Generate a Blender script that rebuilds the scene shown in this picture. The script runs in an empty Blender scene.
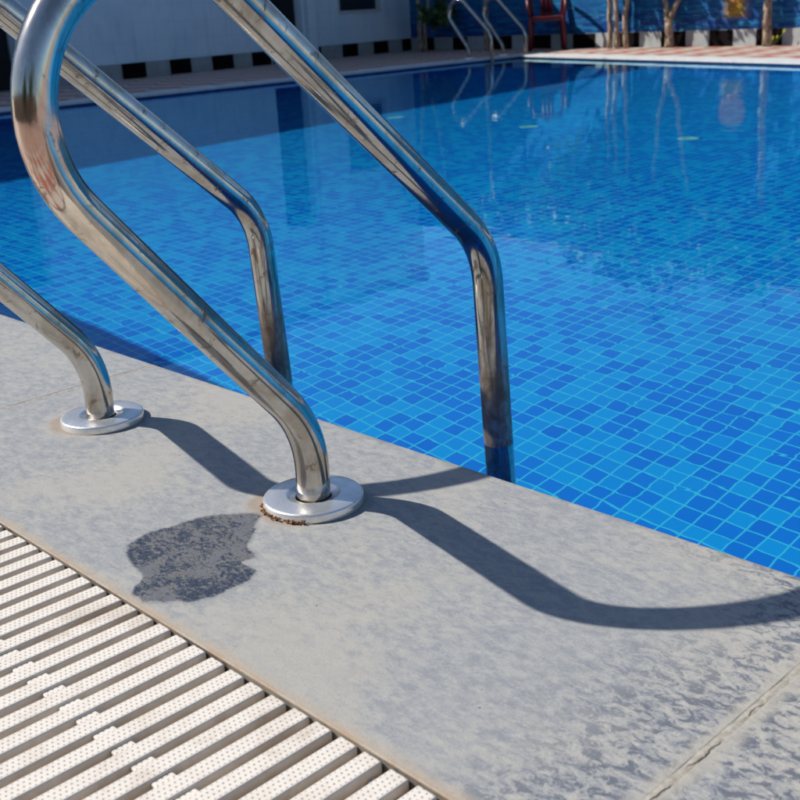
import bpy, bmesh, math, random
from mathutils import Vector, Matrix, noise as mnoise
random.seed(7)
PI = math.pi
sc = bpy.context.scene
C = sc.collection

# ------------------------------------------------------------------ camera
CAM_H = 0.58
FPX = 1112.157
R0 = ((0.6960538, 0.2008205, -0.6893331), (0.7158384, -0.2683669, 0.6446353), (-0.0555382, -0.9421520, -0.3305529))
cam = bpy.data.cameras.new('camera'); co = bpy.data.objects.new('camera', cam); C.objects.link(co)
M = Matrix(((R0[0][0], -R0[0][1], -R0[0][2], 0), (R0[1][0], -R0[1][1], -R0[1][2], 0), (R0[2][0], -R0[2][1], -R0[2][2], CAM_H), (0, 0, 0, 1)))
co.matrix_world = M
cam.sensor_width = 36; cam.lens = FPX / 800 * 36
cam.clip_start = 0.02; cam.clip_end = 400
cam.dof.use_dof = True; cam.dof.focus_distance = 1.45; cam.dof.aperture_fstop = 13
sc.camera = co

# ------------------------------------------------------------------ light
w = bpy.data.worlds.new('World'); sc.world = w; w.use_nodes = True
nt = w.node_tree; nt.nodes.clear()
sky = nt.nodes.new('ShaderNodeTexSky'); sky.sky_type = 'NISHITA'; sky.sun_disc = False
SUN = Vector((-0.93, -0.63, 1.0)).normalized()          # towards the sun
sky.sun_elevation = math.asin(SUN.z); sky.sun_rotation = math.atan2(SUN.x, SUN.y)
sky.altitude = 50; sky.air_density = 1.0; sky.dust_density = 0.8; sky.ozone_density = 4.5
bg = nt.nodes.new('ShaderNodeBackground'); bg.inputs[1].default_value = 0.10
wo = nt.nodes.new('ShaderNodeOutputWorld')
nt.links.new(sky.outputs[0], bg.inputs[0]); nt.links.new(bg.outputs[0], wo.inputs[0])
sl = bpy.data.lights.new('sun', 'SUN'); sl.energy = 4.9; sl.angle = math.radians(0.5); sl.color = (1.0, 0.955, 0.88)
so = bpy.data.objects.new('sun', sl); C.objects.link(so)
so.rotation_euler = (-SUN).to_track_quat('-Z', 'Y').to_euler(); so.location = (-6, -4, 8)
sl.cycles.is_caustics_light = True
sc.view_settings.view_transform = 'Standard'; sc.view_settings.look = 'None'
sc.view_settings.gamma = 1; sc.view_settings.exposure = 0.18; sc.view_settings.use_curve_mapping = False
cy = sc.cycles
cy.use_denoising = True
cy.max_bounces = 10; cy.diffuse_bounces = 4; cy.glossy_bounces = 5; cy.transmission_bounces = 6
cy.sample_clamp_indirect = 6.0
cy.caustics_refractive = True; cy.caustics_reflective = False

# ------------------------------------------------------------------ materials
class NM:
    def __init__(s, name):
        s.m = bpy.data.materials.new(name); s.m.use_nodes = True
        s.t = s.m.node_tree; s.t.nodes.clear()
        s.out = s.t.nodes.new('ShaderNodeOutputMaterial')
        s.p = s.t.nodes.new('ShaderNodeBsdfPrincipled')
        s.t.links.new(s.p.outputs[0], s.out.inputs[0])
        s.geo = None
    def n(s, typ, **kw):
        x = s.t.nodes.new(typ)
        for k, v in kw.items(): setattr(x, k, v)
        return x
    def l(s, a, b): s.t.links.new(a, b)
    def put(s, sock, v):
        if hasattr(v, 'is_output') or hasattr(v, 'links'): s.l(v, sock)
        elif isinstance(v, tuple) and len(v) == 3 and sock.type == 'RGBA': sock.default_value = (*v, 1)
        else: sock.default_value = v
    def pos(s):
        if not s.geo: s.geo = s.n('ShaderNodeNewGeometry')
        return s.geo.outputs['Position']
    def obj(s):
        return s.n('ShaderNodeTexCoord').outputs['Object']
    def math(s, op, a, b=None, c=None, clamp=False):
        x = s.n('ShaderNodeMath', operation=op, use_clamp=clamp); s.put(x.inputs[0], a)
        if b is not None: s.put(x.inputs[1], b)
        if c is not None: s.put(x.inputs[2], c)
        return x.outputs[0]
    def vmath(s, op, a, b):
        x = s.n('ShaderNodeVectorMath', operation=op); s.put(x.inputs[0], a); s.put(x.inputs[1], b)
        return x.outputs[1] if op in ('DISTANCE', 'LENGTH', 'DOT_PRODUCT') else x.outputs[0]
    def mapping(s, vec, scale=(1, 1, 1), rot=(0, 0, 0), loc=(0, 0, 0)):
        x = s.n('ShaderNodeMapping'); s.l(vec, x.inputs[0]); x.inputs['Scale'].default_value = scale
        x.inputs['Rotation'].default_value = rot; x.inputs['Location'].default_value = loc
        return x.outputs[0]
    def noise(s, vec, scale, detail=4, rough=0.55, dist=0.0):
        x = s.n('ShaderNodeTexNoise'); s.l(vec, x.inputs['Vector']); x.inputs['Scale'].default_value = scale
        x.inputs['Detail'].default_value = detail; x.inputs['Roughness'].default_value = rough
        x.inputs['Distortion'].default_value = dist
        return x.outputs['Fac']
    def ramp(s, v, lo, hi, a=0.0, b=1.0):
        x = s.n('ShaderNodeMapRange', interpolation_type='SMOOTHSTEP'); s.put(x.inputs[0], v)
        x.inputs[1].default_value = lo; x.inputs[2].default_value = hi; x.inputs[3].default_value = a; x.inputs[4].default_value = b
        return x.outputs[0]
    def mix(s, f, a, b, mode='MIX'):
        x = s.n('ShaderNodeMix', data_type='RGBA', blend_type=mode); s.put(x.inputs[0], f)
        s.put(x.inputs[6], a); s.put(x.inputs[7], b)
        return x.outputs[2]
    def sep(s, v):
        x = s.n('ShaderNodeSeparateXYZ'); s.l(v, x.inputs[0]); return x.outputs
    def comb(s, x_, y_, z_):
        x = s.n('ShaderNodeCombineXYZ'); s.put(x.inputs[0], x_); s.put(x.inputs[1], y_); s.put(x.inputs[2], z_); return x.outputs[0]
    def bump(s, h, strength=0.3, dist=0.002, normal=None):
        x = s.n('ShaderNodeBump'); s.l(h, x.inputs['Height']); x.inputs['Strength'].default_value = strength
        x.inputs['Distance'].default_value = dist
        if normal is not None: s.l(normal, x.inputs['Normal'])
        return x.outputs[0]
    def fin(s, color=None, rough=None, metal=None, normal=None, spec=None, alpha=None):
        if color is not None: s.put(s.p.inputs['Base Color'], color)
        if rough is not None: s.put(s.p.inputs['Roughness'], rough)
        if metal is not None: s.put(s.p.inputs['Metallic'], metal)
        if normal is not None: s.l(normal, s.p.inputs['Normal'])
        if spec is not None: s.p.inputs['Specular IOR Level'].default_value = spec
        return s.m

FLANGES = ((-1.018, 0.793), (-1.5175, 0.781))
JOINTS = (-1.707, -0.392)

def stone_mat(name='weathered grey stone', patch=False):
    s = NM(name); P = s.pos(); X, Y, Z = s.sep(P)
    big = s.noise(P, 3.2, 4, 0.55, 0.3)
    st = s.mapping(P, scale=(1.0, 1.7, 1.0), rot=(0, 0, 0.35))
    med = s.noise(st, 40, 12, 0.82, 0.2)
    med2 = s.noise(st, 48, 8, 0.72, 0.3)
    fine = s.noise(P, 260, 7, 0.8, 0.2)
    flake = s.noise(s.mapping(P, scale=(1, 1.7, 1), rot=(0, 0, -0.45)), 55, 8, 0.70, 0.55)
    sand = (0.405, 0.382, 0.335); pale = (0.365, 0.364, 0.348); blue = (0.248, 0.258, 0.274)
    mm = s.math('ADD', s.math('MULTIPLY', med, 0.6), s.math('MULTIPLY', med2, 0.4))
    c = s.mix(s.ramp(mm, 0.40, 0.59), blue, pale)
    c = s.mix(s.ramp(s.math('ADD', s.math('MULTIPLY', big, 0.6), s.math('MULTIPLY', mm, 0.4)), 0.46, 0.58, 0.0, 0.7), c, sand)
    dj = s.math('ABSOLUTE', s.math('SUBTRACT', X, JOINTS[1]))
    near = s.ramp(s.math('ADD', dj, s.math('MULTIPLY', s.math('SUBTRACT', big, 0.5), 0.35)), 0.03, 0.17, 1.0, 0.0)
    right = s.ramp(X, JOINTS[1], JOINTS[1] + 0.01, 0.0, 0.5)
    edge = s.math('MULTIPLY', s.ramp(Y, 0.92, 0.99), s.ramp(X, -0.75, -0.5))
    wear = s.math('ADD', s.math('ADD', near, right), s.math('MULTIPLY', edge, 0.6), clamp=True)
    fl = s.math('ADD', flake, s.math('MULTIPLY', s.math('SUBTRACT', fine, 0.5), 0.30))
    spots = s.ramp(fl, 0.43, 0.51, 1.0, 0.0)
    c = s.mix(s.math('MULTIPLY', spots, wear), c, (0.125, 0.138, 0.165))
    c = s.mix(s.math('MULTIPLY', s.ramp(fl, 0.54, 0.60), s.math('MULTIPLY', wear, 0.7)), c, (0.47, 0.44, 0.38))
    vein = s.ramp(s.math('ABSOLUTE', s.math('SUBTRACT', s.noise(st, 60, 7, 0.7, 0.6), 0.5)), 0.0, 0.022, 1.0, 0.0)
    c = s.mix(s.math('MULTIPLY', vein, s.ramp(big, 0.35, 0.6, 0.5, 0.15)), c, (0.20, 0.21, 0.24))
    if patch:
        at = s.n('ShaderNodeAttribute', attribute_name='inner'); e = at.outputs['Fac']
        a = s.noise(s.mapping(P, scale=(1, 1.7, 1), rot=(0, 0, 0.3)), 120, 8, 0.75, 0.7)
        b = s.noise(P, 22, 4, 0.6, 0.3)
        a2 = s.math('ADD', a, s.math('MULTIPLY', s.math('SUBTRACT', b, 0.5), 0.6))
        pc = s.mix(s.ramp(a2, 0.44, 0.54), (0.026, 0.038, 0.066), (0.150, 0.146, 0.140))
        pc = s.mix(s.ramp(b, 0.50, 0.66, 0, 0.5), pc, (0.115, 0.13, 0.165))
        pc = s.mix(s.ramp(fine, 0.62, 0.72, 0, 0.5), pc, (0.34, 0.32, 0.29))
    jb = s.ramp(s.math('ADD', dj, s.math('MULTIPLY', s.math('SUBTRACT', s.noise(P, 30, 5, 0.65), 0.5), 0.040)), 0.006, 0.020, 0.80, 0.0)
    c = s.mix(jb, c, (0.41, 0.38, 0.325))
    dl = s.math('ABSOLUTE', s.math('SUBTRACT', X, JOINTS[0]))
    c = s.mix(s.ramp(s.math('ADD', dl, s.math('MULTIPLY', s.math('SUBTRACT', s.noise(P, 40, 3), 0.5), 0.006)), 0.002, 0.007, 0.95, 0.0), c, (0.50, 0.48, 0.44))
    c = s.mix(s.math('MULTIPLY', s.ramp(s.math('ABSOLUTE', s.math('SUBTRACT', dl, 0.0045)), 0.0005, 0.002, 1.0, 0.0), 0.75), c, (0.11, 0.11, 0.115))
    ge = s.ramp(s.math('ADD', Y, s.math('MULTIPLY', s.math('SUBTRACT', s.noise(P, 25, 5, 0.65), 0.5), 0.03)), 0.502, 0.520, 0.8, 0.0)
    c = s.mix(ge, c, (0.42, 0.345, 0.26))
    c = s.mix(s.math('MULTIPLY', s.ramp(Y, 0.501, 0.507, 0.8, 0.0), s.ramp(s.noise(P, 18, 4), 0.4, 0.6)), c, (0.36, 0.23, 0.14))
    for i, (fx, fy) in enumerate(FLANGES):
        d = s.vmath('DISTANCE', P, (fx - 0.012, fy - 0.010, 0.0))
        d = s.math('ADD', d, s.math('MULTIPLY', s.math('SUBTRACT', s.noise(P, 20, 5, 0.65), 0.5), 0.045))
        c = s.mix(s.ramp(d, 0.060, 0.092, 0.5, 0.0), c, (0.46, 0.42, 0.36))
        c = s.mix(s.ramp(d, 0.056, 0.074, 0.55, 0.0), c, (0.27, 0.18, 0.11))
    if patch:
        rim = s.ramp(s.math('ADD', e, s.math('MULTIPLY', s.math('SUBTRACT', fine, 0.5), 0.8)), 0.02, 0.50)
        c = s.mix(rim, c, pc)
    c = s.mix(s.ramp(fine, 0.56, 0.70, 0.0, 0.45), c, (0.52, 0.50, 0.46))
    c = s.mix(s.ramp(fine, 0.32, 0.45, 0.5, 0.0), c, (0.15, 0.16, 0.18))
    grit = s.noise(P, 620, 3, 0.6)
    c = s.mix(s.ramp(grit, 0.60, 0.70, 0.0, 0.45), c, (0.55, 0.53, 0.49))
    c = s.mix(s.ramp(grit, 0.32, 0.40, 0.5, 0.0), c, (0.12, 0.125, 0.14))
    vo = s.n('ShaderNodeTexVoronoi'); vo.inputs['Scale'].default_value = 34; s.l(P, vo.inputs['Vector'])
    pit = s.math('MULTIPLY', s.ramp(vo.outputs['Distance'], 0.03, 0.07, 1.0, 0.0), s.ramp(s.noise(P, 5, 2), 0.5, 0.56))
    c = s.mix(s.math('MULTIPLY', pit, 0.7), c, (0.07, 0.065, 0.06))
    damp = s.ramp(s.math('ADD', Y, s.math('MULTIPLY', s.math('SUBTRACT', s.noise(P, 14, 5, 0.65), 0.5), 0.05)), 0.984, 0.998, 0.0, 0.45)
    c = s.mix(damp, c, (0.17, 0.165, 0.15))
    h = s.math('ADD', s.math('MULTIPLY', fl, s.math('ADD', wear, 0.2)), s.math('ADD', s.math('MULTIPLY', fine, 0.3), s.math('MULTIPLY', med2, 0.2)))
    return s.fin(c, s.ramp(med, 0.3, 0.7, 0.4, 0.6) if patch else s.ramp(med, 0.3, 0.7, 0.6, 0.8), 0.0, s.bump(h, 0.6, 0.0012), 0.3)

def mortar_mat():
    s = NM('sandy mortar'); P = s.pos()
    f = s.noise(P, 120, 5, 0.65); b = s.noise(P, 20, 3)
    X, Y, Z = s.sep(P)
    dx = s.math('ADD', s.math('SUBTRACT', X, JOINTS[1]), s.math('MULTIPLY', s.math('SUBTRACT', s.noise(P, 28, 4), 0.5), 0.02))
    crack = s.ramp(s.math('ABSOLUTE', s.math('SUBTRACT', dx, 0.002)), 0.0003, 0.0013, 1.0, 0.0)
    crack = s.math('MULTIPLY', crack, s.ramp(s.noise(P, 16, 3), 0.44, 0.60, 0.0, 0.75))
    c = s.mix(s.ramp(f, 0.35, 0.65), (0.30, 0.27, 0.22), (0.42, 0.39, 0.33))
    c = s.mix(crack, c, (0.04, 0.03, 0.025))
    return s.fin(c, 0.9, 0, s.bump(s.math('SUBTRACT', s.math('MULTIPLY', f, 0.4), crack), 0.8, 0.002), 0.2)

PITCH = 0.0483
def tile_mat(name, ax):
    s = NM(name); P = s.pos(); X, Y, Z = s.sep(P)
    d = {'x': X, 'y': Y, 'z': Z}
    wob = s.noise(P, 1.3, 2)
    u = s.math('DIVIDE', s.math('ADD', d[ax[0]], 0.013), PITCH); v = s.math('DIVIDE', s.math('ADD', d[ax[1]], 0.02), PITCH)
    fu = s.math('FLOOR', u); fv = s.math('FLOOR', v)
    wn = s.n('ShaderNodeTexWhiteNoise', noise_dimensions='2D'); s.l(s.comb(fu, fv, 0.0), wn.inputs['Vector'])
    cr = s.n('ShaderNodeValToRGB'); cr.color_ramp.interpolation = 'CONSTANT'
    e = cr.color_ramp.elements; e[0].position = 0; e[0].color = (0.001, 0.205, 0.80, 1); e[1].position = 0.26; e[1].color = (0.001, 0.225, 0.83, 1)
    for p, c_ in ((0.48, (0.002, 0.335, 0.87, 1)), (0.66, (0.003, 0.39, 0.90, 1)), (0.93, (0.001, 0.185, 0.77, 1))):
        q = e.new(p); q.color = c_
    s.l(wn.outputs['Value'], cr.inputs[0])
    gu = s.math('ABSOLUTE', s.math('SUBTRACT', s.math('FRACT', u), 0.5)); gv = s.math('ABSOLUTE', s.math('SUBTRACT', s.math('FRACT', v), 0.5))
    g = s.ramp(s.math('MAXIMUM', gu, gv), 0.440, 0.478)
    col = s.mix(s.ramp(wob, 0.35, 0.65, 0.0, 0.12), cr.outputs[0], (0.02, 0.36, 0.72))
    col = s.mix(g, col, (0.11, 0.66, 0.90))
    return s.fin(col, 0.25, 0, None, 0.3)

def water_mat():
    s = NM('pool water'); P = s.pos(); s.t.nodes.remove(s.p)
    g = s.n('ShaderNodeBsdfGlass', distribution='GGX'); g.inputs['IOR'].default_value = 1.345; g.inputs['Roughness'].default_value = 0.0
    g.inputs['Color'].default_value = (0.62, 0.965, 1.0, 1)
    a = s.noise(s.mapping(P, scale=(1.0, 1.5, 1), rot=(0, 0, 0.75)), 2.4, 2, 0.5, 0.6)
    b = s.noise(s.mapping(P, scale=(1.0, 1.35, 1), rot=(0, 0, -0.5)), 9.5, 2, 0.45, 0.7)
    c = s.noise(P, 30, 1, 0.4, 0.3)
    h = s.math('ADD', s.math('MULTIPLY', a, 1.0), s.math('ADD', s.math('MULTIPLY', b, 0.24), s.math('MULTIPLY', c, 0.02)))
    s.l(s.bump(h, 1.0, 0.0010), g.inputs['Normal'])
    s.l(g.outputs[0], s.out.inputs[0])
    return s.m

def steel_mat():
    s = NM('tarnished stainless steel'); P = s.pos(); O = P
    st = s.noise(s.mapping(O, scale=(3.0, 1.0, 1.0), rot=(0.78, 0, 0)), 14, 5, 0.65, 0.6)
    sp = s.noise(P, 42, 5, 0.7, 0.5)
    fine = s.noise(P, 220, 3, 0.6)
    c = s.mix(s.ramp(st, 0.40, 0.66), (0.62, 0.58, 0.52), (0.45, 0.395, 0.325))
    c = s.mix(s.ramp(sp, 0.56, 0.68, 0, 0.75), c, (0.15, 0.105, 0.07))
    c = s.mix(s.ramp(fine, 0.62, 0.72, 0, 0.25), c, (0.75, 0.73, 0.7))
    r = s.math('ADD', s.ramp(st, 0.3, 0.7, 0.07, 0.16), s.ramp(sp, 0.56, 0.7, 0, 0.3))
    X, Y, Z = s.sep(P)
    run = s.noise(s.mapping(P, scale=(7.0, 7.0, 0.8)), 11, 6, 0.7, 0.4)
    legs = s.math('MULTIPLY', s.ramp(Z, 0.18, 0.34, 1.0, 0.0), s.ramp(Y, 1.0, 1.05))
    c = s.mix(s.math('MULTIPLY', s.ramp(run, 0.44, 0.60), s.math('ADD', 0.10, s.math('MULTIPLY', legs, 0.70))), c, (0.21, 0.155, 0.105))
    low = s.math('MULTIPLY', s.ramp(s.math('ADD', Z, s.math('MULTIPLY', s.math('SUBTRACT', s.noise(P, 24, 5, 0.65), 0.5), 0.12)), 0.06, 0.16, 1.0, 0.0), s.ramp(Y, 1.0, 1.03))
    lime_reflect = s.math('MULTIPLY', low, s.ramp(Z, -0.034, -0.028))  # deposit ring that also paints in the deck's brown reflection down to the waterline
    c = s.mix(s.math('MULTIPLY', lime_reflect, s.ramp(sp, 0.35, 0.62, 0.35, 0.95)), c, (0.20, 0.15, 0.11))
    r = s.math('ADD', r, s.math('MULTIPLY', lime_reflect, 0.16))
    return s.fin(c, r, s.math('SUBTRACT', 1.0, s.math('MULTIPLY', lime_reflect, 0.45)), s.bump(s.math('ADD', s.math('MULTIPLY', fine, 0.2), sp), 0.12, 0.0006))
def flange_mat():
    s = NM('polished steel cover'); P = s.pos()
    f = s.noise(P, 60, 5, 0.65, 0.8)
    c = s.mix(s.ramp(f, 0.42, 0.66), (0.86, 0.85, 0.83), (0.80, 0.78, 0.74))
    return s.fin(c, s.ramp(f, 0.35, 0.7, 0.26, 0.38), 0.8, s.bump(f, 0.06, 0.0004))

def slat_mat():
    s = NM('ivory plastic slat'); P = s.pos(); X, Y, Z = s.sep(P)
    oi = s.n('ShaderNodeObjectInfo'); O = s.obj(); ox, oy, oz = s.sep(O)
    gx = s.math('ABSOLUTE', s.math('SUBTRACT', s.math('FRACT', s.math('DIVIDE', s.math('ADD', ox, 0.0111), 0.0056)), 0.5))
    rowp = s.math('FLOOR', s.math('DIVIDE', s.math('ADD', ox, 0.0111), 0.0056))
    gy = s.math('ABSOLUTE', s.math('SUBTRACT', s.math('FRACT', s.math('ADD', s.math('DIVIDE', oy, 0.0052), s.math('MULTIPLY', rowp, 0.5))), 0.5))
    dot = s.math('SQRT', s.math('ADD', s.math('POWER', gx, 2.0), s.math('POWER', gy, 2.0)))
    hole = s.ramp(dot, 0.14, 0.23, 1.0, 0.0)
    nx, ny, nz = s.sep(s.geo.outputs['Normal'])
    top = s.ramp(nz, 0.85, 0.97)
    inr = s.math('LESS_THAN', s.math('ABSOLUTE', ox), 0.0085)
    hole = s.math('MULTIPLY', s.math('MULTIPLY', hole, top), inr)
    d = s.noise(P, 35, 6, 0.7, 0.5)
    c = s.mix(s.ramp(d, 0.45, 0.75, 0, 0.5), (0.74, 0.68, 0.60), (0.58, 0.48, 0.38))
    c = s.mix(s.math('MULTIPLY', s.ramp(s.noise(P, 9, 6, 0.7, 0.6), 0.52, 0.68), 0.5), c, (0.46, 0.37, 0.27))
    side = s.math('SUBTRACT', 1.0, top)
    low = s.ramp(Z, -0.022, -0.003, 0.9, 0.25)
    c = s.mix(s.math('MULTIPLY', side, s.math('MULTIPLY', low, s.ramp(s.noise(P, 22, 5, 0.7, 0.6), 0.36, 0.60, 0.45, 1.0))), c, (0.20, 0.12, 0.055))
    c = s.mix(s.math('MULTIPLY', hole, 0.85), c, (0.30, 0.25, 0.21))
    h = s.math('SUBTRACT', s.math('MULTIPLY', d, 0.1), hole)
    return s.fin(c, 0.5, 0, s.bump(h, 0.6, 0.0008), 0.4)

def plain(name, col, rough=0.6, var=0.12, scale=8, metal=0.0, bump=0.1, spec=0.3):
    s = NM(name); P = s.pos(); f = s.noise(P, scale, 6, 0.6, 0.4)
    dark = tuple(c * (1 - 2 * var) for c in col); lite = tuple(min(1, c * (1 + var)) for c in col)
    return s.fin(s.mix(s.ramp(f, 0.3, 0.7), dark, lite), rough, metal, s.bump(f, bump, 0.01), spec)

def channel_mat():
    s = NM('drain channel concrete'); P = s.pos(); f = s.noise(P, 18, 6, 0.65, 0.6)
    c = s.mix(s.ramp(f, 0.4, 0.6), (0.10, 0.085, 0.07), (0.25, 0.22, 0.18))
    return s.fin(c, 0.55, 0, s.bump(f, 0.4, 0.004), 0.4)

def rust_mat():
    s = NM('rusty grit'); P = s.pos(); f = s.noise(P, 260, 4, 0.6)
    c = s.mix(s.ramp(f, 0.42, 0.6), (0.12, 0.035, 0.008), (0.42, 0.20, 0.06))
    return s.fin(c, 0.6, 0, s.bump(f, 0.9, 0.002), 0.5)

def wall_mat():
    s = NM('pale blue painted wall'); P = s.pos(); X, Y, Z = s.sep(P)
    f = s.noise(P, 2.2, 5, 0.6, 0.5); g = s.noise(s.mapping(P, scale=(1, 1, 0.25)), 9, 5, 0.6)
    gz = s.math('ABSOLUTE', s.math('SUBTRACT', s.math('FRACT', s.math('DIVIDE', Z, 0.2)), 0.5))
    gy = s.math('ABSOLUTE', s.math('SUBTRACT', s.math('FRACT', s.math('DIVIDE', Y, 0.3)), 0.5))
    g2 = s.ramp(s.math('MAXIMUM', gz, gy), 0.485, 0.495)
    c = s.mix(s.ramp(f, 0.35, 0.65), (0.62, 0.76, 0.84), (0.70, 0.82, 0.88))
    c = s.mix(s.ramp(g, 0.5, 0.75, 0, 0.35), c, (0.42, 0.50, 0.60))
    c = s.mix(s.math('MULTIPLY', g2, 0.4), c, (0.36, 0.43, 0.52))
    return s.fin(c, 0.5, 0, None, 0.3)

def mural_mat():
    s = NM('painted sea mural'); O = s.obj(); X, Y, Z = s.sep(O)   # wall-local: x along, z up
    st = s.mapping(O, scale=(0.9, 1.0, 7.5))
    a = s.noise(st, 3.0, 6, 0.62, 0.8); b = s.noise(st, 8.0, 5, 0.6, 0.6)
    hz = s.ramp(Z, 0.25, 0.85)
    deep = s.mix(hz, (0.001, 0.035, 0.19), (0.002, 0.13, 0.29))
    c = s.mix(s.ramp(a, 0.46, 0.62, 0, 0.85), deep, (0.004, 0.16, 0.33))
    c = s.mix(s.ramp(b, 0.56, 0.66, 0, 0.6), c, (0.08, 0.29, 0.42))
    skyc = s.mix(s.ramp(Z, 0.95, 2.3), (0.008, 0.11, 0.27), (0.004, 0.08, 0.22))
    c = s.mix(s.ramp(Z, 0.93, 0.97), c, skyc)
    # yellow streak under the painted sun, then the sun itself
    wob = s.math('MULTIPLY', s.math('SUBTRACT', s.noise(st, 10, 3), 0.5), 0.35)
    sx = s.math('ABSOLUTE', s.math('ADD', s.math('SUBTRACT', X, 5.74), wob))
    stre = s.math('MULTIPLY', s.ramp(sx, 0.06, 0.2, 1, 0), s.math('MULTIPLY', s.ramp(Z, 0.26, 0.34), s.ramp(Z, 0.46, 0.56, 1.0, 0.0)))
    c = s.mix(stre, c, s.mix(s.ramp(b, 0.4, 0.6), (0.36, 0.25, 0.02), (0.24, 0.10, 0.015)))
    d = s.vmath('DISTANCE', s.comb(X, 0.0, Z), (5.74, 0.0, 0.64))
    c = s.mix(s.ramp(d, 0.165, 0.195, 1.0, 0.0), c, s.mix(s.ramp(a, 0.4, 0.6), (0.62, 0.22, 0.09), (0.58, 0.32, 0.17)))
    return s.fin(c, 0.45, 0, None, 0.35)

def deck_mat():
    s = NM('red and cream deck tiles'); P = s.pos()
    m = s.mapping(P, rot=(0, 0, 0.66)); X, Y, Z = s.sep(m)
    k = 0.3
    u = s.math('DIVIDE', X, k); v = s.math('DIVIDE', Y, k)
    ch = s.math('MODULO', s.math('ADD', s.math('FLOOR', u), s.math('FLOOR', v)), 2.0); ch = s.math('ABSOLUTE', ch)
    gu = s.math('ABSOLUTE', s.math('SUBTRACT', s.math('FRACT', u), 0.5)); gv = s.math('ABSOLUTE', s.math('SUBTRACT', s.math('FRACT', v), 0.5))
    g = s.ramp(s.math('MAXIMUM', gu, gv), 0.485, 0.492)
    f = s.noise(P, 3, 5, 0.6, 0.5); f2 = s.noise(P, 40, 4, 0.6)
    red = s.mix(s.ramp(f, 0.35, 0.65), (0.36, 0.11, 0.075), (0.46, 0.20, 0.15)); cream = s.mix(s.ramp(f2, 0.35, 0.65), (0.46, 0.40, 0.34), (0.56, 0.50, 0.43))
    c = s.mix(ch, red, cream); c = s.mix(g, c, (0.35, 0.31, 0.28))
    return s.fin(c, 0.6, 0, s.bump(f2, 0.2, 0.002), 0.3)

def leaf_mat():
    s = NM('green leaves'); s.t.nodes.remove(s.p); P = s.pos(); f = s.noise(P, 7, 3)
    c = s.mix(s.ramp(f, 0.35, 0.65), (0.04, 0.10, 0.03), (0.12, 0.20, 0.06))
    d = s.n('ShaderNodeBsdfPrincipled'); s.l(c, d.inputs['Base Color']); d.inputs['Roughness'].default_value = 0.45
    t = s.n('ShaderNodeBsdfTranslucent'); s.l(c, t.inputs[0])
    mx = s.n('ShaderNodeMixShader'); mx.inputs[0].default_value = 0.3; s.l(d.outputs[0], mx.inputs[1]); s.l(t.outputs[0], mx.inputs[2]); s.l(mx.outputs[0], s.out.inputs[0])
    return s.m

def bark_mat():
    s = NM('pale bark'); P = s.pos(); f = s.noise(s.mapping(P, scale=(1, 1, 0.4)), 26, 5, 0.65, 0.8)
    return s.fin(s.mix(s.ramp(f, 0.38, 0.62), (0.17, 0.115, 0.075), (0.47, 0.37, 0.27)), 0.8, 0, s.bump(f, 0.6, 0.01), 0.2)

def glassy(name, col):
    s = NM(name); return s.fin(col, 0.08, 0, None, 0.6)

STONE = stone_mat(); WET = stone_mat('dark bare stone patch', True); MORTAR = mortar_mat(); STEEL = steel_mat(); FLANGE = flange_mat(); SLAT = slat_mat()
CHANNEL = channel_mat(); RUST = rust_mat(); WALL = wall_mat(); MURAL = mural_mat(); DECK = deck_mat(); LEAF = leaf_mat(); BARK = bark_mat()
TILE_F = tile_mat('blue mosaic floor', 'xy'); TILE_X = tile_mat('blue mosaic wall x', 'xz'); TILE_Y = tile_mat('blue mosaic wall y', 'yz')
WATER = water_mat()
WHITE = plain('white enamel', (0.78, 0.77, 0.75), 0.5, 0.05)
EDGING = plain('pale edging stone', (0.62, 0.62, 0.60), 0.6, 0.06)
BLACKP = plain('black plinth paint', (0.006, 0.003, 0.003), 0.8, 0.2, spec=0.1)
GREYP = plain('grey white plinth paint', (0.33, 0.35, 0.345), 0.6, 0.08)
SHADE_STRIP = plain('dark waterline shade', (0.02, 0.035, 0.08), 0.5, 0.1)  # navy paint standing in for shade under the edging
DARK = plain('dark interior', (0.012, 0.012, 0.014), 0.8, 0.1)
FRAME = plain('pale window frame', (0.55, 0.57, 0.58), 0.5, 0.05)
PANE = glassy('dark window glass', (0.02, 0.03, 0.04))
REDP = plain('red plastic', (0.12, 0.005, 0.013), 0.45, 0.08, spec=0.5)
TAN = plain('tan plaster', (0.50, 0.38, 0.26), 0.8, 0.1, 3)
ROOFM = plain('roof concrete', (0.4, 0.38, 0.36), 0.8, 0.08)
INLET = plain('white inlet cover', (0.55, 0.90, 0.85), 0.4, 0.03)

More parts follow.
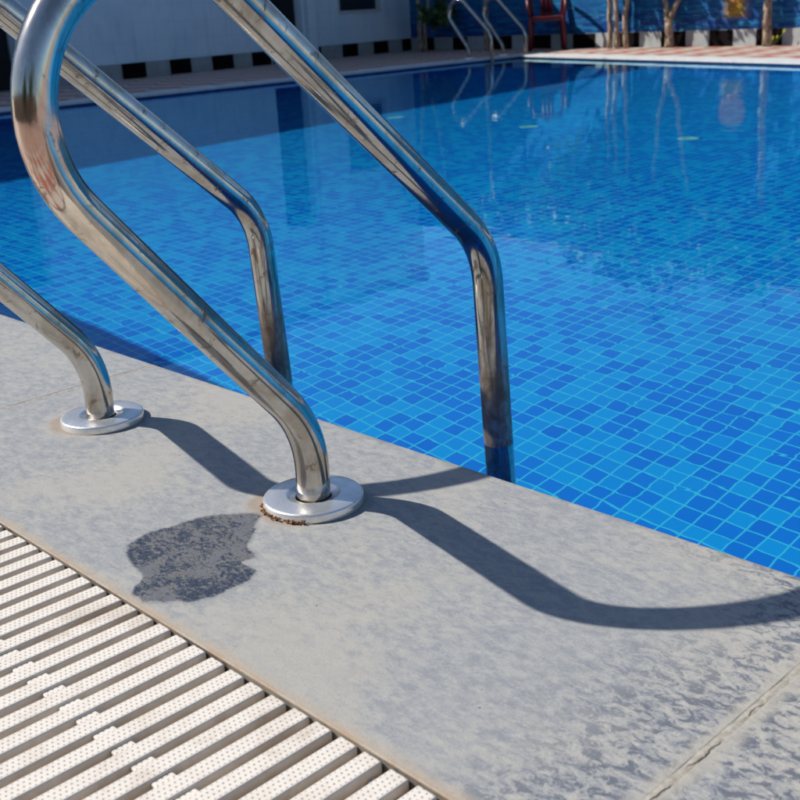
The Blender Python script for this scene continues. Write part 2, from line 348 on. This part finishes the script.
# ------------------------------------------------------------------ helpers
def tag(o, label=None, cat=None, group=None, kind=None):
    if label: o['label'] = label
    if cat: o['category'] = cat
    if group: o['group'] = group
    if kind: o['kind'] = kind
    return o
def empty(name, loc=(0, 0, 0), rz=0.0):
    o = bpy.data.objects.new(name, None); C.objects.link(o); o.location = loc; o.rotation_euler = (0, 0, rz); o.empty_display_size = 0.1
    return o
def link(name, bm, mat, parent=None, smooth=False, loc=None):
    me = bpy.data.meshes.new(name); bm.normal_update(); bm.to_mesh(me); bm.free()
    me.materials.append(mat)
    if smooth:
        for p in me.polygons: p.use_smooth = True
    o = bpy.data.objects.new(name, me); C.objects.link(o)
    if parent is not None: o.parent = parent
    if loc is not None: o.location = loc
    return o
def box(bm, a, b, bev=0.0, seg=2):
    x0, y0, z0 = a; x1, y1, z1 = b
    r = bmesh.ops.create_cube(bm, size=1.0)
    for v in r['verts']:
        v.co = Vector(((x0 + x1) / 2 + v.co.x * (x1 - x0), (y0 + y1) / 2 + v.co.y * (y1 - y0), (z0 + z1) / 2 + v.co.z * (z1 - z0)))
    if bev > 0:
        es = list({e for v in r['verts'] for e in v.link_edges})
        bmesh.ops.bevel(bm, geom=es, offset=bev, segments=seg, affect='EDGES', profile=0.5)
def tube(bm, pts, rad, seg=24, cap=True):
    pts = [Vector(p) for p in pts]
    if not hasattr(rad, '__len__'): rad = [rad] * len(pts)
    rings = []; prev = None
    for i, p in enumerate(pts):
        t = (pts[min(i + 1, len(pts) - 1)] - pts[max(i - 1, 0)]).normalized()
        if prev is None:
            ref = Vector((1, 0, 0)) if abs(t.x) < 0.8 else Vector((0, 1, 0))
            u = (ref - t * ref.dot(t)).normalized()
        else: u = (prev - t * prev.dot(t)).normalized()
        prev = u; v = t.cross(u)
        rings.append([bm.verts.new(p + (u * math.cos(2 * PI * k / seg) + v * math.sin(2 * PI * k / seg)) * rad[i]) for k in range(seg)])
    for a, b in zip(rings, rings[1:]):
        for k in range(seg): bm.faces.new((a[k], a[(k + 1) % seg], b[(k + 1) % seg], b[k]))
    if cap:
        bm.faces.new(list(reversed(rings[0]))); bm.faces.new(rings[-1])
def lathe(bm, prof, seg=64, c=(0, 0, 0)):
    rings = [[bm.verts.new((c[0] + r * math.cos(2 * PI * k / seg), c[1] + r * math.sin(2 * PI * k / seg), c[2] + z)) for k in range(seg)] for r, z in prof]
    for a, b in zip(rings, rings[1:]):
        for k in range(seg): bm.faces.new((a[k], a[(k + 1) % seg], b[(k + 1) % seg], b[k]))
    return rings
def poly(bm, pts):
    return bm.faces.new([bm.verts.new(p) for p in pts])
def prism(bm, outline, z0, z1):
    n = len(outline)
    a = [bm.verts.new((x, y, z0)) for x, y in outline]; b = [bm.verts.new((x, y, z1)) for x, y in outline]
    bm.faces.new(b); bm.faces.new(list(reversed(a)))
    for k in range(n): bm.faces.new((a[k], a[(k + 1) % n], b[(k + 1) % n], b[k]))

# ------------------------------------------------------------------ pool shell, water, deck
WZ = -0.03; DEPTH = 1.0; FZ = WZ - DEPTH
XL = -8.80; XR = 5.0
def fary(x): return 10.09 - 0.382 * (x + 7.79)
YN = 0.975
A_ = (XL, YN); B_ = (XR, YN); C_ = (XR, fary(XR)); D_ = (XL, fary(XL))
bm = bmesh.new(); poly(bm, [(*p, FZ) for p in (A_, B_, C_, D_)])
tag(link('pool_floor', bm, TILE_F), kind='structure')
bm = bmesh.new(); poly(bm, [(*A_, FZ), (*A_, WZ - 0.001), (*B_, WZ - 0.001), (*B_, FZ)]); poly(bm, [(*C_, FZ), (*C_, WZ - 0.001), (*D_, WZ - 0.001), (*D_, FZ)])
tag(link('pool_wall_ends', bm, TILE_X), kind='structure')
bm = bmesh.new(); poly(bm, [(*D_, FZ), (*D_, WZ - 0.001), (*A_, WZ - 0.001), (*A_, FZ)]); poly(bm, [(*B_, FZ), (*B_, WZ - 0.001), (*C_, WZ - 0.001), (*C_, FZ)])
tag(link('pool_wall_sides', bm, TILE_Y), kind='structure')
bm = bmesh.new(); poly(bm, [(*p, WZ) for p in (A_, B_, C_, D_)])
wt = tag(link('pool_water', bm, WATER, smooth=True), kind='structure')
wt.cycles.is_caustics_caster = True
for n_ in ('pool_floor', 'pool_wall_ends', 'pool_wall_sides'): bpy.data.objects[n_].cycles.is_caustics_receiver = True

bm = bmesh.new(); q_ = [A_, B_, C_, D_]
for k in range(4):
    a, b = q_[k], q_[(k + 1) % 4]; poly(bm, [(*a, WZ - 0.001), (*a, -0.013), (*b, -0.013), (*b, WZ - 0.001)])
tag(link('waterline_shade', bm, SHADE_STRIP), kind='structure')  # strip painted dark as the shade between lip and water

# deck ring round the pool, reaching the horizon
GY = 0.18
bm = bmesh.new()
hole = [(XL - 0.3, GY), (XR + 0.3, GY), (XR + 0.3, fary(XR + 0.3) + 0.32), (XL - 0.3, fary(XL - 0.3) + 0.32)]
outer = [(-150, -150), (150, -150), (150, 150), (-150, 150)]
for k in range(4):
    poly(bm, [(*outer[k], 0), (*outer[(k + 1) % 4], 0), (*hole[(k + 1) % 4], 0), (*hole[k], 0)])
tag(link('deck_paving', bm, DECK), kind='structure')
# pale edging on the left, far and right sides
bm = bmesh.new()
nf = Vector((0.382, 1, 0)).normalized()
def edging(p, q, nx, ny, wd):
    pts = [p, q, (q[0] + nx * wd, q[1] + ny * wd), (p[0] + nx * wd, p[1] + ny * wd)]
    prism(bm, pts, -0.014, 0.004)
edging((XL + 0.012, GY), (XL + 0.012, D_[1]), -1, 0, 0.322)
edging((D_[0] - 0.31, fary(D_[0] - 0.31) - 0.013), (XR + 0.31, fary(XR + 0.31) - 0.013), 0, 1, 0.345)
edging((XR - 0.012, GY), (XR - 0.012, C_[1]), 1, 0, 0.322)
bmesh.ops.recalc_face_normals(bm, faces=bm.faces)
tag(link('pool_edging', bm, EDGING), kind='structure')

# stone coping slabs of the near edge
bm = bmesh.new()
js = [JOINTS[1] + k * 1.315 for k in range(-6, 5)]
xs = [XL + 0.012] + [j for j in js if XL + 0.3 < j < XR - 0.3] + [XR - 0.012]
for a, b in zip(xs, xs[1:]):
    box(bm, (a + (0.0035 if a > XL + 0.1 else 0), 0.5015, -0.028), (b - (0.0035 if b < XR - 0.1 else 0), 0.995, 0.0), 0.0014, 3)
tag(link('stone_coping', bm, STONE), kind='structure')
bm = bmesh.new()
for j in xs[1:-1]:
    nseg = 60; w0 = 0.0045
    prev = None
    for k in range(nseg + 1):
        y = 0.502 + (0.9945 - 0.502) * k / nseg; hgt = 0.0 + 0.0007 * mnoise.noise(Vector((j * 7, y * 40, 0)))
        row = [bm.verts.new((j - w0, y, hgt - 0.0004)), bm.verts.new((j, y, hgt)), bm.verts.new((j + w0, y, hgt - 0.0004))]
        if prev:
            for q in (0, 1): bm.faces.new((prev[q], prev[q + 1], row[q + 1], row[q]))
        prev = row
tag(link('joint_mortar', bm, MORTAR), kind='structure')

# drain channel below the grate
bm = bmesh.new()
x0, x1 = XL + 0.02, XR - 0.02; y0, y1 = GY, 0.5005
poly(bm, [(x0, y0, -0.075), (x1, y0, -0.075), (x1, y1, -0.075), (x0, y1, -0.075)])
poly(bm, [(x0, y1, -0.075), (x1, y1, -0.075), (x1, y1, -0.001), (x0, y1, -0.001)])
poly(bm, [(x0, y0, -0.001), (x1, y0, -0.001), (x1, y0, -0.075), (x0, y0, -0.075)])
tag(link('drain_channel', bm, CHANNEL), kind='structure')

# ------------------------------------------------------------------ drain grate
SP = 0.03145
grate = tag(empty('drain_grate', (-0.85, 0.34, -0.07)), 'ivory plastic drain grate of ribbed slats set along the grey stone coping', 'drain grate')
def slat_mesh():
    bm = bmesh.new(); box(bm, (-0.0108, -0.152, -0.022), (0.0108, 0.152, 0.0), 0.0022, 3)
    # pegs on the end below the slat
    box(bm, (-0.006, 0.1523, -0.020), (0.006, 0.1540, -0.009))
    box(bm, (-0.0082, -0.150, -0.034), (-0.0062, 0.150, -0.0222)); box(bm, (0.0062, -0.150, -0.034), (0.0082, 0.150, -0.0222))
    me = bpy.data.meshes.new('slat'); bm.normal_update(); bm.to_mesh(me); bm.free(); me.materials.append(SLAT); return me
def spacer_mesh(hw=0.0105, z=-0.0028):
    bm = bmesh.new(); box(bm, (-0.0047, -hw, -0.018), (0.0047, hw, z), 0.0012, 2)
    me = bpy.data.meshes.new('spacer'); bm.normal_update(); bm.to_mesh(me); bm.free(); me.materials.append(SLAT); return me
sm, pm, pe = slat_mesh(), spacer_mesh(), spacer_mesh(0.0035, -0.009)
SX0 = -0.771 - 0.008; SPY = 0.0235
for k in range(-26, 20):
    x = SX0 + k * SP
    s_ = bpy.data.objects.new('slat', sm); C.objects.link(s_); s_.parent = grate
    s_.location = Vector((x, 0.3470, -0.0006)) - grate.location + Vector((0, random.uniform(-0.0008, 0.0008), random.uniform(-0.0006, 0.0004)))
    s_.rotation_euler = (0, 0, random.uniform(-0.003, 0.003))
    for me, yy in ((pm, SPY), (pe, 0.141)):
        q = bpy.data.objects.new('spacer', me); C.objects.link(q); q.parent = s_; q.location = (SP / 2, yy - 0.004, 0)

# ------------------------------------------------------------------ wet patch and rust
OUT = [(-1.102, 0.571), (-1.111, 0.597), (-1.107, 0.629), (-1.101, 0.663), (-1.089, 0.691), (-1.059, 0.723), (-1.04, 0.727), (-1.016, 0.703), (-0.985, 0.667), (-0.956, 0.656), (-0.953, 0.636), (-0.924, 0.633), (-0.912, 0.61), (-0.911, 0.579), (-0.918, 0.551), (-0.941, 0.529), (-0.966, 0.507), (-0.999, 0.516), (-1.017, 0.539), (-1.051, 0.548), (-1.08, 0.556)]
def smooth_outline(P, sub=10, amp=0.0045):
    n = len(P); out = []
    for i in range(n):
        p0, p1, p2, p3 = (Vector(P[(i + k - 1) % n]) for k in range(4))
        for j in range(sub):
            t = j / sub
            q = 0.5 * ((2 * p1) + (p2 - p0) * t + (2 * p0 - 5 * p1 + 4 * p2 - p3) * t * t + (3 * p1 - p0 - 3 * p2 + p3) * t ** 3)
            nv = Vector((q.x * 60, q.y * 60, 0))
            q = q + Vector((mnoise.noise(nv), mnoise.noise(nv + Vector((9, 9, 9))))) * amp + Vector((mnoise.noise(nv * 4), mnoise.noise(nv * 4 + Vector((5, 5, 5))))) * amp * 0.5
            out.append((q.x, q.y))
    return out
bm = bmesh.new(); o_ = smooth_outline(OUT); lay = bm.verts.layers.float.new('inner')
cen = Vector((-1.01, 0.612)); rings = []
for k_, (t_, val) in enumerate(((0.0, 0.0), (0.05, 0.35), (0.12, 0.8), (0.25, 1.0), (0.6, 1.0))):
    ring = []
    for x, y in o_:
        q = Vector((x, y)).lerp(cen, t_); v = bm.verts.new((q.x, q.y, 0.00015)); v[lay] = val; ring.append(v)
    rings.append(ring)
for a, b in zip(rings, rings[1:]):
    for k in range(len(o_)): bm.faces.new((a[k], a[(k + 1) % len(o_)], b[(k + 1) % len(o_)], b[k]))
cv = bm.verts.new((cen.x, cen.y, 0.00015)); cv[lay] = 1.0
for k in range(len(o_)): bm.faces.new((rings[-1][k], rings[-1][(k + 1) % len(o_)], cv))
bmesh.ops.recalc_face_normals(bm, faces=bm.faces)
bm.normal_update()
for f in bm.faces:
    if f.normal.z < 0: f.normal_flip()
tag(link('damp_patch', bm, WET), 'dark slate blue damp patch on the pale stone between grate and near handrail cover', 'stain')

bm = bmesh.new()
for k in range(170):
    a = random.uniform(math.radians(230), math.radians(312)); r = 0.0625 + abs(random.gauss(0, 0.0022)); z = random.uniform(0, 0.005)
    c_ = Vector((-1.018 + r * math.cos(a), 0.793 + r * math.sin(a), z * 0.6 + 0.001)); s_ = random.uniform(0.0006, 0.0018)
    rr = bmesh.ops.create_icosphere(bm, subdivisions=1, radius=s_)
    for v in rr['verts']: v.co = v.co * random.uniform(0.7, 1.2) + c_
tag(link('rust_crumbs', bm, RUST), 'orange brown crumbs of rust heaped along the edge of the near steel cover', 'rust', kind='stuff')

# ------------------------------------------------------------------ pool ladder (rails in the local y-z plane, +y towards the water)
def fillet(p, c, q, r, n=10):
    p, c, q = Vector(p), Vector(c), Vector(q); u = (p - c).normalized(); v = (q - c).normalized()
    ang = u.angle(v); d = r / math.tan(ang / 2); a = c + u * d; b = c + v * d
    o = c + (u + v).normalized() * (r / math.sin(ang / 2)); out = []
    for k in range(n + 1):
        t = k / n; w_ = (a - o).lerp(b - o, t); out.append(o + w_.normalized() * r)
    return out
def rail_path():
    base = (0.0, -0.012)        # relative to the flange centre at y=0.793
    Bc = (0.004, 0.100); cx, cz, r = -0.145, 0.5, 0.145
    arc = [Vector((cx + r * math.cos(math.radians(a)), cz + r * math.sin(math.radians(a)))) for a in range(220, 46, -6)]
    D = (0.337, 0.268); Eb = (0.353, -0.03)
    pts = [Vector(base), Vector((0.001, 0.02))] + fillet(base, Bc, arc[0], 0.15)
    n = 6; l_ = pts[-1]
    pts += [l_.lerp(arc[0], k / n) for k in range(1, n)] + arc
    l_ = arc[-1]; fd = fillet(arc[-1], D, Eb, 0.13)
    pts += [l_.lerp(fd[0], k / 8) for k in range(1, 8)] + fd + [Vector(Eb), Vector((0.36, -0.3)), Vector((0.362, -0.7)), Vector((0.362, -1.02))]
    return pts
RP = rail_path()
def flange_mesh():
    bm = bmesh.new()
    lathe(bm, [(0.0635, 0.0003), (0.0635, 0.0088), (0.0631, 0.0104), (0.0620, 0.0116), (0.0602, 0.0122), (0.036, 0.0138), (0.0325, 0.0130), (0.031, 0.0110), (0.0235, 0.0098), (0.0225, 0.0085), (0.0218, 0.004)], 96)
    me = bpy.data.meshes.new('cover_plate'); bm.normal_update(); bm.to_mesh(me); bm.free(); me.materials.append(FLANGE)
    for p in me.polygons: p.use_smooth = True
    return me
def ladder(label, loc, rz, offs):
    root = tag(empty('pool_ladder', loc, rz), label, 'pool ladder', 'steel pool ladders')
    fm = flange_mesh(); rm = None
    for i, (dx, dy) in enumerate(offs):
        if rm is None:
            bm = bmesh.new(); tube(bm, [(0, p.x, p.y) for p in RP], 0.0216, 40)
            bmesh.ops.recalc_face_normals(bm, faces=bm.faces)
            r_ = link('rail', bm, STEEL, root, True); rm = r_.data; r_.location = (dx, dy, 0)
        else:
            r_ = bpy.data.objects.new('rail', rm); C.objects.link(r_); r_.parent = root; r_.location = (dx, dy - (0.003 if rz == 0 else 0.0), 0)
        c_ = bpy.data.objects.new('cover_plate', fm); C.objects.link(c_); c_.parent = root; c_.location = (dx, dy, 0)
    xa, xb = sorted(o[0] for o in offs)
    for z in (-0.36, -0.62, -0.88):
        bm = bmesh.new(); box(bm, (xa + 0.018, 0.325, z), (xb - 0.018, 0.40, z + 0.022), 0.006, 2); link('tread', bm, STEEL, root)
    return root
ladder('near pool ladder with two thick stainless steel handrails on the grey stone', (0, 0.793, 0), 0, ((-1.018, 0.0), (-1.5175, -0.012)))
ladder('distant pool ladder with thin steel handrails at the shaded far corner', (-9.08, 10.2, 0.004), -PI / 2, ((-0.30, 0.0), (0.30, 0.0)))

# ------------------------------------------------------------------ floor inlets
for (x, y, lab) in ((-4.50, 5.43, 'pale round cover on the pool floor near the red chair reflection'), (-3.32, 5.34, 'pale round cover on the pool floor left of the painted sun reflection'), (-5.77, 5.52, 'pale round cover on the pool floor left of the far ladder reflection')):
    bm = bmesh.new(); rg = lathe(bm, [(0.062, 0.001), (0.062, 0.010), (0.056, 0.014), (0.03, 0.014), (0.027, 0.010)], 32); bm.faces.new(rg[-1])
    o = link('floor_inlet', bm, INLET, None, True, (x, y, FZ)); tag(o, lab, 'pool inlet', 'white covers on the pool floor'); o.cycles.is_caustics_receiver = True

# ------------------------------------------------------------------ white house on the left
hd = math.atan2(1, -0.11) # direction of the wall in plan
def along(x, y): return ((x + 11.6) * -0.11 + (y - 5.2)) / math.hypot(0.11, 1)
house = tag(empty('house', (-11.6, 5.2, 0), hd), 'pale blue grey house wall with dark doorways along the left of the pool', 'house')
# local frame: +x runs along the wall away from the camera, -y points towards the pool
def hbox(name, mat, a, b, parent=house, bev=0.0):
    bm = bmesh.new(); box(bm, a, b, bev); return link(name, bm, mat, parent)
def sy(y): return (y - 5.2) / math.cos(math.atan(0.11))
segs = [(-7.5, sy(4.75), 0), (sy(5.66), sy(9.36), 0), (sy(9.97), sy(10.68), 0), (sy(11.57), sy(12.30), 0)]
bm = bmesh.new()
for a, b, _ in segs: box(bm, (a, 0.0, 0.0), (b, 0.25, 2.1))
box(bm, (sy(10.68), 0.0, 0.0), (sy(11.57), 0.25, 0.57)); box(bm, (sy(10.68), 0.0, 1.55), (sy(11.57), 0.25, 2.1))
box(bm, (-7.5, 0.0, 2.1), (sy(12.30), 0.25, 3.30))
box(bm, (-7.5, 0.25, 0.0), (-7.25, 5.0, 3.3)); box(bm, (sy(12.05), 0.25, 0.0), (sy(12.30), 5.0, 3.3))
link('wall', bm, WALL, house)
bm = bmesh.new(); box(bm, (-7.5, 0.02, 3.42), (sy(6.6), 5.0, 4.85)); link('upper_wall', bm, WALL, house)
hbox('roof', ROOFM, (-7.6, -0.06, 3.30), (sy(12.32), 5.1, 3.42)); hbox('upper_roof', ROOFM, (-7.55, -0.04, 4.85), (sy(6.7), 5.1, 4.95))
bm = bmesh.new(); box(bm, (-7.2, 2.0, 0.0), (sy(12.0), 2.1, 3.2)); link('inner_wall', bm, DARK, house)
bm = bmesh.new(); poly(bm, [(-7.2, 0.26, 0.006), (sy(12.0), 0.26, 0.006), (sy(12.0), 2.0, 0.006), (-7.2, 2.0, 0.006)]); link('inner_floor', bm, DARK, house)
hbox('door', DARK, (sy(4.77), 0.12, 0.0), (sy(5.64), 0.16, 2.1)); hbox('door', DARK, (sy(9.38), 0.12, 0.0), (sy(9.95), 0.16, 2.1))
hbox('pilaster', WALL, (sy(9.99), -0.09, 0.0), (sy(10.14), -0.002, 3.29))
wf = empty('window'); wf.parent = house
bpy.data.objects.remove(wf)
bm = bmesh.new(); a, b = sy(10.68), sy(11.57)
for p, q in (((a, -0.01, 0.57), (b, 0.10, 0.61)), ((a, -0.01, 1.51), (b, 0.10, 1.55)), ((a, 0.0, 0.61), (a + 0.04, 0.10, 1.51)), ((b - 0.04, 0.0, 0.61), (b, 0.10, 1.51))): box(bm, p, q)
wf = link('window', bm, FRAME, house)
bm = bmesh.new(); box(bm, (a + 0.04, 0.05, 0.61), (b - 0.04, 0.06, 1.51)); link('pane', bm, PANE, wf)
bm = bmesh.new()
for p, q in ((-7.5, sy(4.75)), (sy(5.66), sy(9.36)), (sy(10.14), sy(12.27))): box(bm, (p, -0.012, 0.0), (q, -0.001, 0.175))
link('plinth', bm, GREYP, house)
for y0_, y1_ in ((6.25, 6.60), (6.96, 7.30), (7.66, 7.98), (8.32, 8.67), (8.99, 9.32), (10.16, 10.27), (10.70, 11.02), (11.36, 11.68), (12.0, 12.24), (2.9, 3.2), (3.5, 3.85), (4.2, 4.5)):
    hbox('plinth_block', BLACKP, (sy(y0_), -0.018, 0.002), (sy(y1_), -0.013, 0.172))

# ------------------------------------------------------------------ mural wall at the far end
md = math.atan2(-0.115, 1)
mural = tag(empty('mural_wall', (-12.36, 12.2 + 0.115 * 0.16, 0), md), 'long garden wall painted as a dark blue sea above black and grey blocks', 'wall')
def sx_(x): return (x + 12.36) / math.cos(md)
bm = bmesh.new(); box(bm, (0.0, 0.0, 0.176), (18.0, 0.2, 2.5)); link('painting', bm, MURAL, mural)
bm = bmesh.new(); box(bm, (-0.02, -0.03, 2.5), (18.02, 0.23, 2.55)); link('wall_cap', bm, ROOFM, mural)
bm = bmesh.new(); box(bm, (0.0, -0.012, 0.0), (18.0, 0.2, 0.175)); link('plinth', bm, GREYP, mural)
edges = [(-12.07, -11.81), (-11.39, -11.08), (-10.72, -10.18), (-9.80, -9.45), (-9.06, -8.69), (-8.38, -7.99), (-7.66, -7.31), (-6.98, -6.67), (-6.37, -6.05), (-5.74, -5.42), (-5.1, -4.78), (-4.46, -4.14), (-3.82, -3.5), (-3.18, -2.86), (-2.5, -2.2)]
for a, b in edges:
    bm = bmesh.new(); box(bm, (sx_(a), -0.018, 0.002), (sx_(b), -0.013, 0.172)); link('plinth_block', bm, BLACKP, mural)

# ------------------------------------------------------------------ trees in front of the mural
def limb(bm, pts, r0, r1, seg=10):
    P = []; n = 6
    for a, b in zip(pts, pts[1:]):
        for k in range(n): P.append(Vector(a).lerp(Vector(b), k / n))
    P.append(Vector(pts[-1])); m = len(P)
    P = [p + Vector((mnoise.noise(p * 5), mnoise.noise(p * 5 + Vector((3, 3, 3))), 0)) * 0.03 for p in P]
    tube(bm, P, [r0 + (r1 - r0) * k / (m - 1) * 1.0 + 0.12 * r0 * mnoise.noise(P[k] * 12) for k in range(m)], seg)
def leaves(bm, c, rad, n, size, squash=0.8):
    clumps = [Vector(c) + Vector((random.gauss(0, 0.45) * rad, random.gauss(0, 0.4) * rad, random.gauss(0, 0.4) * rad * squash)) for _ in range(max(5, n // 60))]
    for k in range(n):
        q = random.choice(clumps) + Vector((random.gauss(0, 1), random.gauss(0, 1), random.gauss(0, 1))) * rad * 0.17
        d = Vector((random.uniform(-1, 1), random.uniform(-1, 1), random.uniform(-0.7, 0.5))).normalized()
        s_ = d.cross(Vector((random.uniform(-1, 1), random.uniform(-1, 1), random.uniform(-1, 1)))).normalized()
        L = size * random.uniform(0.7, 1.3); W = L * 0.34
        v = [bm.verts.new(q), bm.verts.new(q + d * L * 0.45 + s_ * W), bm.verts.new(q + d * L), bm.verts.new(q + d * L * 0.45 - s_ * W)]
        bm.faces.new(v)
def tree(label, base, stems, crown, n, size=0.09):
    t = tag(empty('tree', base), label, 'tree', 'slim trees in front of the mural')
    for pts, r0, r1 in stems:
        bm = bmesh.new(); limb(bm, pts, r0, r1); bmesh.ops.recalc_face_normals(bm, faces=bm.faces); link('trunk', bm, BARK, t, True)
    bm = bmesh.new()
    for c_, r_ in crown: leaves(bm, c_, r_, n, size)
    link('crown', bm, LEAF, t)
def mw(x): return 12.2 - 0.115 * (x + 12.2)
tree('small dark tree with low leaves where the house meets the mural', (-11.74, mw(-11.74) - 0.35, 0), [([(0, 0, 0), (0.0, 0, 0.5), (-0.1, 0, 1.3), (-0.05, 0, 2.0)], 0.042, 0.022), ([(0.09, 0, 0), (0.13, 0, 0.5), (0.3, 0, 1.1), (0.4, 0, 1.8)], 0.026, 0.015)],
     [((0.33, 0.0, 0.52), 0.26), ((0.1, 0, 2.0), 0.6)], 380)
tree('slender single trunk partly hidden behind the far ladder rails', (-10.39, mw(-10.39) - 0.3, 0), [([(0, 0, 0), (-0.02, 0, 0.7), (0.05, 0, 1.9)], 0.034, 0.02)], [((0.05, 0, 2.0), 0.5)], 500)
tree('tree of three thin pale stems right of the red chair', (-8.2, mw(-8.2) - 0.14, 0),
     [([(-0.12, 0, 0), (-0.17, 0, 0.5), (-0.15, 0, 1.5)], 0.032, 0.02), ([(0.0, -0.03, 0), (-0.06, -0.03, 0.5), (-0.02, 0, 1.7)], 0.032, 0.02), ([(0.08, 0.02, 0), (0.09, 0, 0.6), (0.16, 0, 1.5)], 0.034, 0.02)],
     [((-0.2, -0.25, 1.7), 0.8), ((0.25, -0.2, 2.0), 0.7)], 2200, 0.10)
tree('forked tree whose pale trunk splits low into a V', (-7.46, mw(-7.46) - 0.14, 0),
     [([(0, 0, 0), (0.0, 0, 0.28)], 0.052, 0.046), ([(0, 0, 0.26), (-0.10, 0, 0.55), (-0.2, 0, 1.6)], 0.036, 0.02), ([(0.01, 0, 0.26), (0.13, 0, 0.6), (0.3, 0, 1.6)], 0.033, 0.02)],
     [((-0.1, -0.25, 2.0), 0.75)], 2200, 0.10)
tree('single straight pale trunk right of the painted sun glow', (-6.16, mw(-6.16) - 0.14, 0), [([(0, 0, 0), (-0.02, 0, 0.6), (0.05, 0, 1.8)], 0.05, 0.035)], [((0.1, -0.25, 2.1), 0.75)], 1800, 0.10)
bm = bmesh.new()
root_v = bm.verts.new((0, 0, 0))
for k in range(7):
    a = random.uniform(-1, 1); tip = Vector((a * 0.12, random.uniform(-0.03, 0.0), random.uniform(0.06, 0.15))); d = (tip + Vector((0, 0, 0.1))).normalized(); s_ = d.cross(Vector((0, 1, 0.1))).normalized()
    L = random.uniform(0.035, 0.055); st_ = bm.verts.new(tip); sb_ = bm.verts.new(tip + s_ * 0.003)
    bm.faces.new((root_v, st_, sb_)); bm.faces.new([st_, sb_, bm.verts.new(tip + d * L * .5 + s_ * L * .35), bm.verts.new(tip + d * L), bm.verts.new(tip + d * L * .5 - s_ * L * .3)])
YL = plain('yellow green leaf', (0.42, 0.46, 0.06), 0.5, 0.15)
tag(link('small_plant', bm, YL, None, False, (-6.09, mw(-6.09) - 0.12, 0)), 'small yellow green plant in front of a black block, right of the rightmost trunk', 'plant')

# ------------------------------------------------------------------ red plastic chair
ch = tag(empty('plastic_chair', (-9.21, 11.49, 0), math.radians(39)), 'red plastic chair standing on the shaded far deck beside the ladder', 'chair'); ch.scale = (0.93, 0.93, 0.93)
def part(name, fn, mat=REDP):
    bm = bmesh.new(); fn(bm); bmesh.ops.recalc_face_normals(bm, faces=bm.faces); return link(name, bm, mat, ch, True)
for sx in (-1, 1):
    part('leg', lambda b: tube(b, [(sx * 0.235, -0.22, 0), (sx * 0.215, -0.20, 0.25), (sx * 0.205, -0.19, 0.43)], [0.024, 0.032, 0.04], 8))
    part('leg', lambda b: tube(b, [(sx * 0.215, 0.25, 0), (sx * 0.20, 0.21, 0.25), (sx * 0.19, 0.19, 0.43)], [0.024, 0.03, 0.036], 8))
    part('armrest', lambda b: tube(b, [(sx * 0.215, -0.18, 0.42), (sx * 0.245, -0.19, 0.55), (sx * 0.25, -0.15, 0.64), (sx * 0.25, 0.02, 0.655), (sx * 0.235, 0.20, 0.63)], [0.024, 0.022, 0.028, 0.030, 0.022], 8))
def seatf(b):
    box(b, (-0.235, -0.225, 0.405), (0.235, 0.20, 0.438), 0.014, 3); box(b, (-0.21, -0.222, 0.375), (0.21, -0.20, 0.41), 0.006, 2)
part('seat', seatf)
def backf(b):
    tube(b, [(-0.20, 0.19, 0.42), (-0.215, 0.25, 0.66), (-0.17, 0.285, 0.82), (0, 0.295, 0.865), (0.17, 0.285, 0.82), (0.215, 0.25, 0.66), (0.20, 0.19, 0.42)], 0.024, 8)
    for i in (-1, 0, 1): box(b, (i * 0.055 - 0.028, 0.20, 0.43), (i * 0.055 + 0.028, 0.215, 0.50), 0.003, 1)
    for i in (-1, 0, 1): tube(b, [(i * 0.055, 0.205, 0.48), (i * 0.055, 0.25, 0.66), (i * 0.052, 0.285, 0.83)], 0.026, 6)
part('backrest', backf)

# ------------------------------------------------------------------ unseen wall and trees added behind the camera for the steel's reflections
gw = tag(empty('reflection_wall', (3, -7.0, 0), 0.05), 'plain tan wall added unseen behind the camera for the steel reflections', 'wall')
bm = bmesh.new(); box(bm, (-16, -0.1, 0), (16, 0.1, 1.9)); link('wall_body', bm, TAN, gw)
bm = bmesh.new(); box(bm, (-16.02, -0.14, 1.9), (16.02, 0.14, 1.97)); link('wall_cap', bm, ROOFM, gw)

def reflection_tree(label, base, r, h):
    t = tag(empty('tree', base), label, 'tree', 'unseen leafy trees added for the steel reflections')
    bm = bmesh.new(); limb(bm, [(0, 0, 0), (0.05, 0, h * 0.5), (0, 0, h * 0.8)], 0.06, 0.035); bmesh.ops.recalc_face_normals(bm, faces=bm.faces); link('trunk', bm, BARK, t, True)
    bm = bmesh.new(); leaves(bm, (0, 0, h * 0.8), r, 2600, 0.16); link('crown', bm, LEAF, t)
reflection_tree('broad leafy tree added unseen for reflections, nearest the drain grate', (0.6, -6.0, 0), 1.3, 2.3)
reflection_tree('taller leafy tree added unseen for reflections, at the right end of the tan wall', (5.2, -5.2, 0), 1.5, 2.9)
